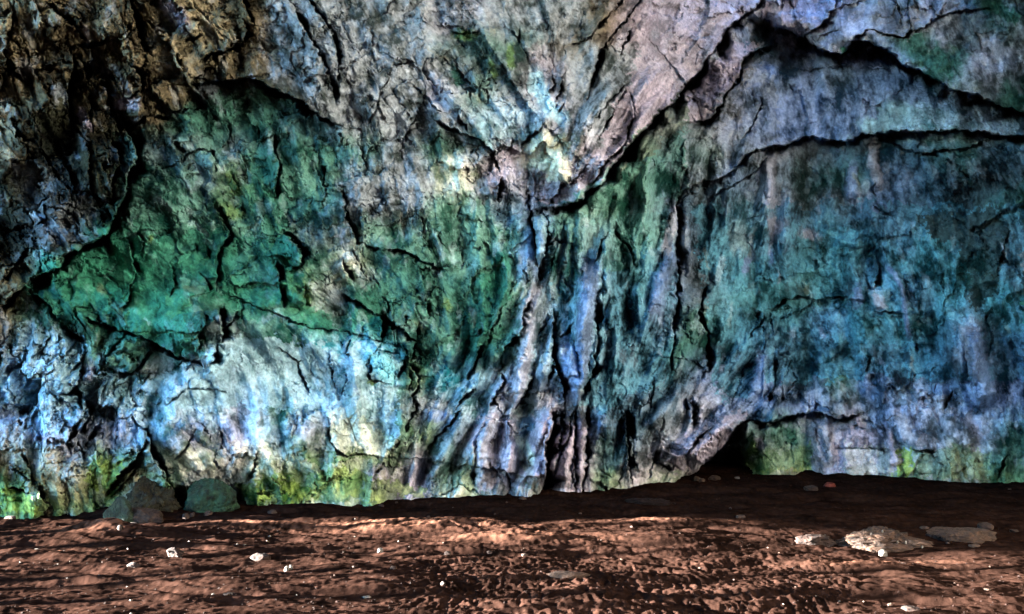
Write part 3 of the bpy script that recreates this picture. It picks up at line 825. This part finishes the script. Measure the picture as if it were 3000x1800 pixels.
sun_strips = (np.clip(sun_strips, 0, 1) * sstep(-.35, .25, n2 + n1 * .5))[..., None]          # sunlit strips painted into the soil colour as a paler tone
gc = gc * (1 - sun_strips) + sun_strips * lin((84, 60, 49))
foot = (1 - sstep(0, 16, PV - np.interp(PU, U1, base_s)))[..., None] * (PU < 1600)[..., None] * .0
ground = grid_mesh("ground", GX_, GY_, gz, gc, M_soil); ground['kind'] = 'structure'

def gheight(x, y):
    i = int(np.clip(np.searchsorted(gx, x), 1, len(gx) - 1)); j = int(np.clip(np.searchsorted(gy, y), 1, len(gy) - 1))
    return float(gz[j - 1:j + 1, i - 1:i + 1].mean())
def on_ground(px, py):
    y = CH * F / (py - HY); 
    for _ in range(3):
        x = (px - 1500) / F * y; z = gheight(x, y); y = (CH - z) * F / (py - HY)
    return (px - 1500) / F * y, y, gheight((px - 1500) / F * y, y)

# ------------------------------------------------------------------ unseen rest of the cave, shaped to hold back sun and sky
def shell(name, f, nu, nv):
    a, b = np.meshgrid(np.linspace(0, 1, nu), np.linspace(0, 1, nv)); X, Y, Z = f(a, b)
    o = grid_mesh(name, X, Y, Z, None, M_far); o['kind'] = 'structure'
    m = o.modifiers.new("thickness", 'SOLIDIFY'); m.thickness = 0.8
    return o
def roof(a, b):
    X = -16 + 34 * a; Y = 14.5 - 15.5 * b
    Z = 10.8 + 1.2 * b + 0.5 * fbm(X / 4, Y / 4, 4, 600)
    return X, Y, Z
shell("cave_ceiling", roof, 160, 110)
def mouth(a, b):                          # unseen jamb and lintel, edge shaped to block low sun from wall and right floor
    Y = 3.0 + 17 * a
    edge = np.interp(Y, [3, 6.6, 7.2, 8.1, 9.5, 10.7, 10.95, 12.1, 12.45, 14.2, 16, 20], [9.0, 7.0, 2.55, 2.3, 2.2, 2.05, 0.95, 0.95, 1.9, 1.65, 0.8, -0.5])
    Z = edge + 0.10 * fbm(Y / .8, Y * 0 + .3, 3, 610) + b * (14.5 - edge)
    X = -15 + 0.5 * fbm(Y / 2, Z / 2, 3, 611) - 1.0 * b
    return X, Y, Z
shell("sun_block_mouth", mouth, 170, 60)
def columns():
    """added columns and stumps, unseen left of the frame, so that long shadows band the floor"""
    r = random.Random(3); bm = bmesh.new()
    L_ = [(11.6, .08, 1.6), (10.35, .10, 1.5), (9.62, .05, 2.9), (9.2, .13, 1.7), (8.55, .12, 1.35), (8.1, .05, 3.0), (7.82, .10, 2.3), (7.35, .06, 1.6), (7.1, .04, 3.1),
          (6.83, .085, 3.2), (6.5, .06, 2.2), (6.2, .05, 3.3), (5.9, .07, 2.6), (10.9, .05, 2.6), (5.5, .08, 3)]
    for y0, w, h in L_:
        w *= r.uniform(.5, 1.5); h *= r.uniform(.6, 1.15); y0 += r.uniform(-.12, .12)
        y0 += .04 * 12 * 0 + .45; x0 = -11.5 - r.random() * 1.5; rings = []; n = 10
        for k in range(16):
            zz = -0.3 + (h + .3) * k / 15; rr = w * (1.25 - .55 * k / 15) * (.75 + .5 * r.random()) * (1 if k < 15 else .3); ox = r.uniform(-.06, .06); oy = r.uniform(-.05, .05)
            rings.append([bm.verts.new((x0 + ox + rr * math.cos(j * 6.283 / n), y0 + oy + rr * math.sin(j * 6.283 / n), zz)) for j in range(n)])
        for A_, B_ in zip(rings, rings[1:]):
            for j in range(n): bm.faces.new((A_[j], A_[(j + 1) % n], B_[(j + 1) % n], B_[j]))
        bm.faces.new(rings[-1])
    me = bpy.data.meshes.new("shadow_columns"); bm.to_mesh(me); bm.free(); me.materials.append(M_far)
    o = bpy.data.objects.new("shadow_columns", me); scene.collection.objects.link(o); o['kind'] = 'structure'  # unseen shadow casters, added to put dark bands across the floor
columns()
def right(a, b):
    th = a * 2.35; R = 13.5 + 0.9 * fbm(a * 9, b * 3, 4, 620) - 2.5 * b ** 2
    X = -0.5 + R * np.cos(th); Y = 6.0 + 9.0 * (1 - a) ** 4 - 1.15 * R * np.sin(th); Z = -0.5 + 13 * b
    return X, Y, Z
shell("cave_side", right, 120, 70)

# ------------------------------------------------------------------ loose rocks and stones, each a thing of its own
def rock_mesh(name, sx, sy, sz, seed, sub=4, planes=14, rough=.06, flat=0.0, shape=None):
    """an irregular faceted stone sx wide, sy deep, sz tall, its foot at z = 0 (and a little below)"""
    rnd = random.Random(seed); bm = bmesh.new(); bmesh.ops.create_icosphere(bm, subdivisions=sub, radius=1.0)
    pl = []
    for i in range(planes):
        v = Vector((rnd.gauss(0, 1), rnd.gauss(0, 1), rnd.gauss(0, 1))).normalized(); pl.append((v, rnd.uniform(.62, .95)))
    if flat: pl.append((Vector((rnd.uniform(-.12, .12), rnd.uniform(-.1, .1), 1)).normalized(), 1 - flat))
    for v in bm.verts:
        n = v.co.normalized(); r = 1.0
        for p, d in pl:
            c = n.dot(p)
            if c > 0.05: r = min(r, d / c)
        r += rough * mnoise.fractal(n * 2.2 + Vector((seed, 0, 0)), 0.9, 2.1, 5) + rough * .5 * mnoise.noise(n * 9 + Vector((0, seed, 0)))
        v.co = n * r
    for v in bm.verts:
        if shape: v.co = shape(v.co)
        z = v.co.z
        v.co = Vector((v.co.x * sx * .55, v.co.y * sy * .55, (z + .35) / 1.25 * sz))
    me = bpy.data.meshes.new(name); bm.to_mesh(me); bm.free(); return me
def put(me, name, px, py, mat, label=None, cat='stone', group=None, rz=0, tilt=0, sink=0):
    x, y, z = on_ground(px, py); me.materials.append(mat)
    o = bpy.data.objects.new(name, me); scene.collection.objects.link(o)
    o.location = (x, y, z - sink); o.rotation_euler = (0, tilt, rz)
    if label: o['label'] = label
    o['category'] = cat
    if group: o['group'] = group
    return o
def psize(px, py): return CH * F / (py - HY) / F      # metres per photo pixel at that soil point
MR = dict(
 moss=material("mossy_green_rock", .85, color=(2, 9, 7), color2=(32, 62, 46), scale=7, bump=.9, bscale=30, bdist=.03),
 pale=material("pale_green_rock", .85, color=(8, 15, 11), color2=(32, 48, 37), scale=9, bump=.35, bscale=30, bdist=.02),
 lime=material("lime_moss_rock", .9, color=(8, 16, 4), color2=(50, 62, 20), scale=6, bump=1, bscale=22, bdist=.03),
 brown=material("brown_moss_rock", .9, color=(6, 6, 4), color2=(36, 36, 22), scale=8, bump=1, bscale=26, bdist=.03),
 tan=material("tan_stone", .9, color=(12, 8, 6), color2=(52, 38, 29), scale=12, bump=.8, bscale=40, bdist=.012),
 earth=material("earthy_stone", .92, color=(8, 5, 4), color2=(36, 24, 19), scale=12, bump=.8, bscale=40, bdist=.012),
 grey=material("mottled_grey_stone", .9, color=(8, 5, 4), color2=(58, 42, 32), scale=9, bump=1, bscale=34, bdist=.02),
 peach=material("peach_stone", .85, color=(26, 18, 14), color2=(50, 38, 31), scale=14, bump=.5, bscale=50, bdist=.006),
 red=material("red_stone", .85, color=(44, 14, 9), color2=(84, 34, 22), scale=14, bump=.5, bscale=50, bdist=.006),
 white=material("white_shell", .6, color=(56, 54, 50), color2=(92, 89, 84), scale=20, bump=.3, bscale=60, bdist=.004),
 clod=material("soil_clod", .95, color=(5, 3, 3), color2=(26, 16, 13), scale=14, bump=.8, bscale=60, bdist=.01, spec=.1))
#  px, py of the foot, width, height, depth/width, material, name, category, label
BIG = [
 (440, 1500, 150, 92, .8, 'brown', 'boulder', 'boulder', 'blunt brown boulder with yellow moss leaning on the cave wall', dict(rough=.22, planes=9, shape=lambda c: Vector((c.x * (1.0 - .3 * max(0, c.z + .3)), c.y * (1 - .2 * max(0, c.z)), c.z)))),
 (608, 1500, 158, 92, .8, 'moss', 'boulder', 'boulder', 'dark green rounded boulder at the foot of the cave wall', dict(rough=.1, planes=7)),
 (352, 1508, 84, 74, .8, 'pale', 'boulder', 'boulder', 'pale green block of rock beside the tan slab at the wall foot', dict(rough=.09)),
 (424, 1511, 104, 48, .6, 'tan', 'rock_slab', 'rock', 'tan slab of rock tilted down beside the pale green block', dict(rough=.08, flat=.35)),
 (38, 1506, 150, 84, .8, 'lime', 'boulder', 'boulder', 'lime green mossy boulder at the left end of the cave wall', dict(rough=.08)),
 (160, 1508, 130, 72, .7, 'brown', 'boulder', 'boulder', 'low brown and yellow mossy boulder right of the lime green one', dict(rough=.12)),
 (2576, 1592, 262, 56, .7, 'grey', 'low_rock', 'rock', 'wide mottled grey rock with white flecks half buried in the soil', dict(rough=.15, planes=22, shape=lambda c: Vector((c.x * (1.12 - .35 * max(0, c.z + .2)), c.y, c.z)))),
 (2808, 1581, 192, 46, .6, 'tan', 'flat_rock', 'rock', 'flat topped tan rock right of the wide mottled grey rock', dict(rough=.1, flat=.45)),
 (2388, 1581, 108, 30, .7, 'earth', 'rock_slab', 'rock', 'thin earthy slab left of the wide mottled grey rock', dict(rough=.12, flat=.3)),
 (2886, 1556, 44, 20, .8, 'earth', 'stone', 'stone', 'small dark stone just behind the flat topped tan rock', {}),
 (2586, 1630, 25, 20, .8, 'white', 'stone', 'stone', 'bright white stone in front of the wide grey rock', dict(rough=.12, planes=7)),
 (2560, 1624, 14, 8, .9, 'tan', 'stone', 'stone', 'tiny tan pebble touching the left of the bright white stone', {}),
 (1660, 1694, 150, 17, .2, 'tan', 'driftwood', 'driftwood', 'pale crescent shaped piece lying in the trodden soil', dict(rough=.04, shape=lambda c: Vector((c.x, c.y * (1 - .5 * abs(c.x)) + .9 * c.x ** 2, c.z * (1 - .35 * c.x) + .15 * max(0, c.x) ** 2)))),
 (1905, 1472, 136, 17, .5, 'clod', 'soil_heap', 'soil heap', 'low crumbly soil heap in front of the wall buttress', dict(rough=.2)),
 (2428, 1432, 36, 14, .7, 'red', 'stone', 'stone', 'brick red stone lying in the dark shadow', {}),
 (2375, 1438, 42, 15, .7, 'earth', 'stone', 'stone', 'brown stone left of the brick red stone in the shadow', {}),
 (2041, 1405, 30, 15, .8, 'tan', 'stone', 'stone', 'round tan stone touching the tip of the wall buttress', {}),
 (2094, 1404, 36, 13, .8, 'tan', 'stone', 'stone', 'low tan stone at the mouth of the black hollow', {}),
 (2056, 1414, 20, 11, .8, 'tan', 'stone', 'stone', 'small stone in front of the two tan stones by the buttress tip', {}),
 (2160, 1403, 15, 6, .8, 'white', 'stone', 'stone', 'white chip on the dark soil beside the black hollow', {}),
 (546, 1510, 21, 17, .9, 'peach', 'stone', 'stone', 'pale peach stone below the left of the dark green boulder', {}),
 (564, 1507, 15, 13, .9, 'tan', 'stone', 'stone', 'darker stone touching the right of the pale peach stone', {}),
 (612, 1510, 26, 12, .8, 'peach', 'stone', 'stone', 'flat orange pink stone right below the dark green boulder', {}),
 (797, 1497, 28, 12, .8, 'peach', 'stone', 'stone', 'lone peach stone near the green mossy wall foot', {}),
 (390, 1545, 38, 14, .7, 'peach', 'stone', 'stone', 'long orange stone on the lit soil below the tan slab', {}),
 (352, 1549, 21, 12, .8, 'peach', 'stone', 'stone', 'small orange stone left of the long orange stone', {}),
 (32, 1532, 32, 9, .8, 'tan', 'stone', 'stone', 'flat tan stone on the soil at the far left edge', {}),
 (109, 1607, 23, 9, .8, 'white', 'stone', 'stone', 'oval white stone in the dark band at left', {}),
 (512, 1632, 50, 25, .8, 'earth', 'stone', 'stone', 'pointed brown stone with a dark shadow on its right', {}),
 (760, 1635, 60, 22, .8, 'earth', 'stone', 'stone', 'wide brown stone right of the pointed brown stone', {}),
 (392, 1664, 42, 14, .8, 'earth', 'stone', 'stone', 'low pinkish brown stone left below the pointed brown stone', {}),
 (841, 1671, 17, 15, .9, 'white', 'shell', 'shell', 'rounded half of the white shell pair', {}),
 (853, 1669, 11, 16, .6, 'white', 'shell', 'shell', 'thin upright half of the white shell pair', {}),
 (626, 1743, 15, 13, .8, 'white', 'shell', 'shell', 'jagged white shell left of the tan stone cluster', {}),
 (675, 1737, 17, 7, .8, 'white', 'shell', 'shell', 'flat white shell at the top of the tan stone cluster', {}),
 (667, 1745, 24, 9, .8, 'peach', 'stone', 'stone', 'peach stone in the middle of the tan stone cluster', {}),
 (650, 1757, 42, 13, .8, 'tan', 'stone', 'stone', 'biggest tan stone at the bottom of the stone cluster', {}),
 (663, 1727, 42, 11, .8, 'earth', 'stone', 'stone', 'brown flat stone above the white shells of the cluster', {}),
 (1113, 1623, 19, 15, .5, 'white', 'shell', 'shell', 'jagged white shell on the lit soil left of centre', {}),
 (1436, 1619, 21, 8, .8, 'peach', 'stone', 'stone', 'pinkish white stone in front of the long lit swell', {}),
 (1536, 1632, 19, 8, .8, 'peach', 'stone', 'stone', 'dull pink stone in the shadow under the long lit swell', {}),
 (1311, 1617, 24, 13, .8, 'earth', 'stone', 'stone', 'brown triangular stone left of the pinkish white stone', {}),
 (1153, 1666, 24, 10, .8, 'tan', 'stone', 'stone', 'tan stone on plain soil below the jagged white shell', {}),
 (1297, 1715, 15, 8, .8, 'white', 'stone', 'stone', 'white pebble at the upper edge of the dark trodden band', {}),
 (1075, 1749, 26, 6, .7, 'white', 'shell', 'shell', 'thin flat white shell near the bottom of the photo', {}),
 (1532, 1464, 22, 9, .8, 'tan', 'stone', 'stone', 'tan stone on the soil in front of the black wall fissure', {}),
 (1255, 1515, 15, 9, .8, 'peach', 'stone', 'stone', 'peach pebble just above the bright sunlit strip', {}),
 (1117, 1491, 18, 8, .8, 'earth', 'stone', 'stone', 'reddish pebble near the mossy foot of the middle wall', {}),
 (2647, 1654, 20, 7, .8, 'peach', 'stone', 'stone', 'orange glowing pebble below the wide grey rock', {}),
 (2667, 1790, 50, 15, .8, 'earth', 'stone', 'stone', 'brown stone at the bottom right of the photo', {}),
 (2607, 1775, 15, 9, .8, 'peach', 'stone', 'stone', 'pinkish pebble left above the bottom right brown stone', {}),
 (2853, 1602, 32, 9, .8, 'peach', 'stone', 'stone', 'pale stone in front of the flat topped tan rock', {}),
 (2910, 1584, 24, 8, .8, 'tan', 'stone', 'stone', 'tan pebble off the right end of the flat topped rock', {}),
 (2724, 1596, 24, 7, .8, 'peach', 'stone', 'stone', 'pale pebble between the grey rock and the flat topped rock', {}),
 (2970, 1560, 26, 9, .8, 'earth', 'stone', 'stone', 'reddish stone at the right edge of the photo', {}),
 (2708, 1552, 26, 8, .8, 'earth', 'stone', 'stone', 'dark stone behind the gap between the two big floor rocks', {}),
 (2170, 1517, 30, 8, .8, 'peach', 'stone', 'stone', 'bright sunlit clod at the edge of the black shadow', {}),
 (2893, 1731, 20, 7, .8, 'peach', 'stone', 'stone', 'pale pink pebble low at the right side', {}),
]
for i, (px, py, w, h, dr, m, name, cat, label, kw) in enumerate(BIG):
    k = psize(px, py); big = w > 60
    me = rock_mesh(name, w * k, w * k * dr, h * k, 40 + i, sub=(6 if w > 120 else 5) if big else 3, **({'rough': .07} | kw))
    x_, y_, z_ = on_ground(px, py)
    o = put(me, name, px, py, MR[m], label, cat, rz=random.Random(i).uniform(-.2, .2), tilt=.22 if 'tilted' in label else 0, sink=.04 * h * k)
    ps = (.3 if 'blunt' in label else .1 if cat == 'boulder' else .35) * w * k * dr; o.location.y += ps; o.location.x *= (y_ + ps) / y_
# white flecks set into the wide grey rock are parts of it
host = next(o for o in scene.objects if o.name.startswith("low_rock"))
dg = None
hv = [v.co.copy() for v in host.data.vertices]; bpy.context.view_layer.update()
for fx_, fz_ in [(-.03, .82), (.03, .42), (.10, .40), (.22, .22), (-.30, .2), (-.12, .68), (.16, .62)]:
    sx_ = max(v.x for v in hv) * 2; sz_ = max(v.z for v in hv)
    v = min((v for v in hv if v.y < 0.02), key=lambda v: (v.x - fx_ * sx_) ** 2 + (v.z - fz_ * sz_) ** 2)
    me = rock_mesh("shell_fleck", .026, .018, .024, int(fx_ * 100) + 300, sub=2); me.materials.append(MR['white'])
    f = bpy.data.objects.new("shell_fleck", me); scene.collection.objects.link(f); f.parent = host; f.location = v + Vector((0, -.005, -.012))

# small bits one can just make out: copies of a few meshes, white ones and tan ones
WH = "174,1511,9 374,1603,8 695,1595,11 718,1596,8 869,1583,7 554,1585,12 170,1641,8 206,1647,9 374,1710,9 249,1697,7 265,1697,7 277,1698,7 289,1698,7 197,1700,8 869,1740,9 789,1710,6 384,1761,11 384,1797,10 216,1683,11 1168,1590,11 1040,1573,11 1041,1527,8 1127,1528,10 1327,1487,8 1325,1695,8 1299,1589,6 1536,1606,7 2131,1525,8 2530,1763,7 2390,1741,9 2459,1763,10 2295,1777,9 2267,1782,7 790,1573,13 1564,1761,9".split()
TN = "315,1604,14 782,1581,10 542,1788,10 1162,1469,12 1485,1473,10 1036,1660,12 1006,1622,14 1404,1567,14 1762,1585,10 1991,1577,9 2283,1623,9 2208,1743,10 2728,1787,13 2797,1710,8 2776,1594,16 2140,1484,16 2813,1417,10 2958,1444,14 2331,1729,10 640,1560,12 900,1512,10 1700,1500,12 1820,1640,10 980,1690,12 450,1580,9 1450,1510,9 2050,1660,12 2150,1700,10 2900,1660,12 2480,1700,11 120,1560,10 60,1650,12 300,1650,10 700,1690,10 1200,1600,10 1850,1545,12 2250,1600,12 240,1540,10 510,1700,12".split()
ANCH = [(608, 1480, 'dark green boulder'), (2576, 1580, 'wide mottled grey rock'), (1660, 1690, 'pale crescent piece'), (847, 1668, 'white shell pair'), (655, 1742, 'tan stone cluster'),
 (512, 1625, 'pointed brown stone'), (390, 1540, 'long orange stone'), (1113, 1620, 'jagged white shell'), (2808, 1570, 'flat topped tan rock'), (109, 1607, 'oval white stone'), (1500, 1440, 'black wall fissure'),
 (2667, 1788, 'brown stone at bottom right'), (1905, 1465, 'low soil heap'), (1436, 1618, 'pinkish white stone'), (2170, 1515, 'bright clod at the shadow edge'), (1075, 1748, 'thin flat white shell'), (797, 1495, 'lone peach stone'),
 (392, 1660, 'low pinkish brown stone'), (760, 1630, 'wide brown stone'), (1297, 1713, 'white pebble by the trodden band')]
USED = {}
def where(px, py):
    for ax, ay, nm in sorted(ANCH, key=lambda a: (a[0] - px) ** 2 + 4 * (a[1] - py) ** 2):
        dx, dy = px - ax, py - ay; r = math.hypot(dx, 2 * dy)
        v = '' if abs(2 * dy) < .4 * abs(dx) else ('below' if dy > 0 else 'above'); h_ = '' if abs(dx) < .4 * abs(2 * dy) else ('right' if dx > 0 else 'left')
        p = {'right': 'right of', 'left': 'left of', '': ''}[h_]; p = (v + ' and ' + p) if v and h_ else (v or p)
        w = 'just' if r < 90 else 'well' if r < 260 else 'far'
        t_ = f"{w} {p} the {nm}"
        if t_ not in USED: USED[t_] = 1; return t_
def bits(lst, name, cat, mat, label, group, seed):
    protos = [rock_mesh(name, 1, .6, .42, seed + q, sub=2, planes=9, rough=.2) for q in range(4)]
    for pm in protos: pm.materials.append(mat)
    for q, wd in enumerate(lst):
        px, py, w = map(float, wd.split(',')); x, y, z = on_ground(px, py); k = psize(px, py) * w * .78
        o = bpy.data.objects.new(name, protos[q % 4]); scene.collection.objects.link(o)
        o.location = (x, y, z); o.scale = (k, k, k); o.rotation_euler = (0, 0, (q * 2.4) % 6.28)
        o['label'] = label + ' ' + where(px, py); o['category'] = cat; o['group'] = group
bits(WH, 'shell_fragment', 'shell', MR['white'], 'tiny white shell fragment', 'tiny white shell fragments on the soil', 700)
bits(TN, 'pebble', 'pebble', MR['peach'], 'tiny tan pebble', 'tiny tan pebbles on the soil', 720)

# crumbs of soil and grit beyond counting
rg = np.random.default_rng(5); bmv = []; bmf = []
for q in range(6000):
    py = 1430 + 400 * rg.random() ** .9; px = -150 + 3300 * rg.random()
    if py < np.interp(px, BX, BY) + 4: continue
    y = CH * F / (py - HY); x = (px - 1500) / F * y; z = gheight(x, y); r = .005 * (1 + 2.2 * rg.random() ** 5)
    b0 = len(bmv); a0 = rg.random() * 6.28
    for j in range(5):
        rr = r * (.7 + .6 * rg.random()); bmv.append((x + rr * math.cos(a0 + j * 1.257), y + rr * math.sin(a0 + j * 1.257), z - .003))
    bmv.append((x + r * .3 * (rg.random() - .5), y, z + r * (.4 + .4 * rg.random())))
    for j in range(5): bmf.append((b0 + j, b0 + (j + 1) % 5, b0 + 5))
me = bpy.data.meshes.new("soil_crumbs"); me.from_pydata(bmv, [], bmf); me.materials.append(MR['clod'])
o = bpy.data.objects.new("soil_crumbs", me); scene.collection.objects.link(o)
o['kind'] = 'stuff'; o['label'] = 'crumbs of dark red soil and grit strewn over the cave floor'; o['category'] = 'soil crumbs'
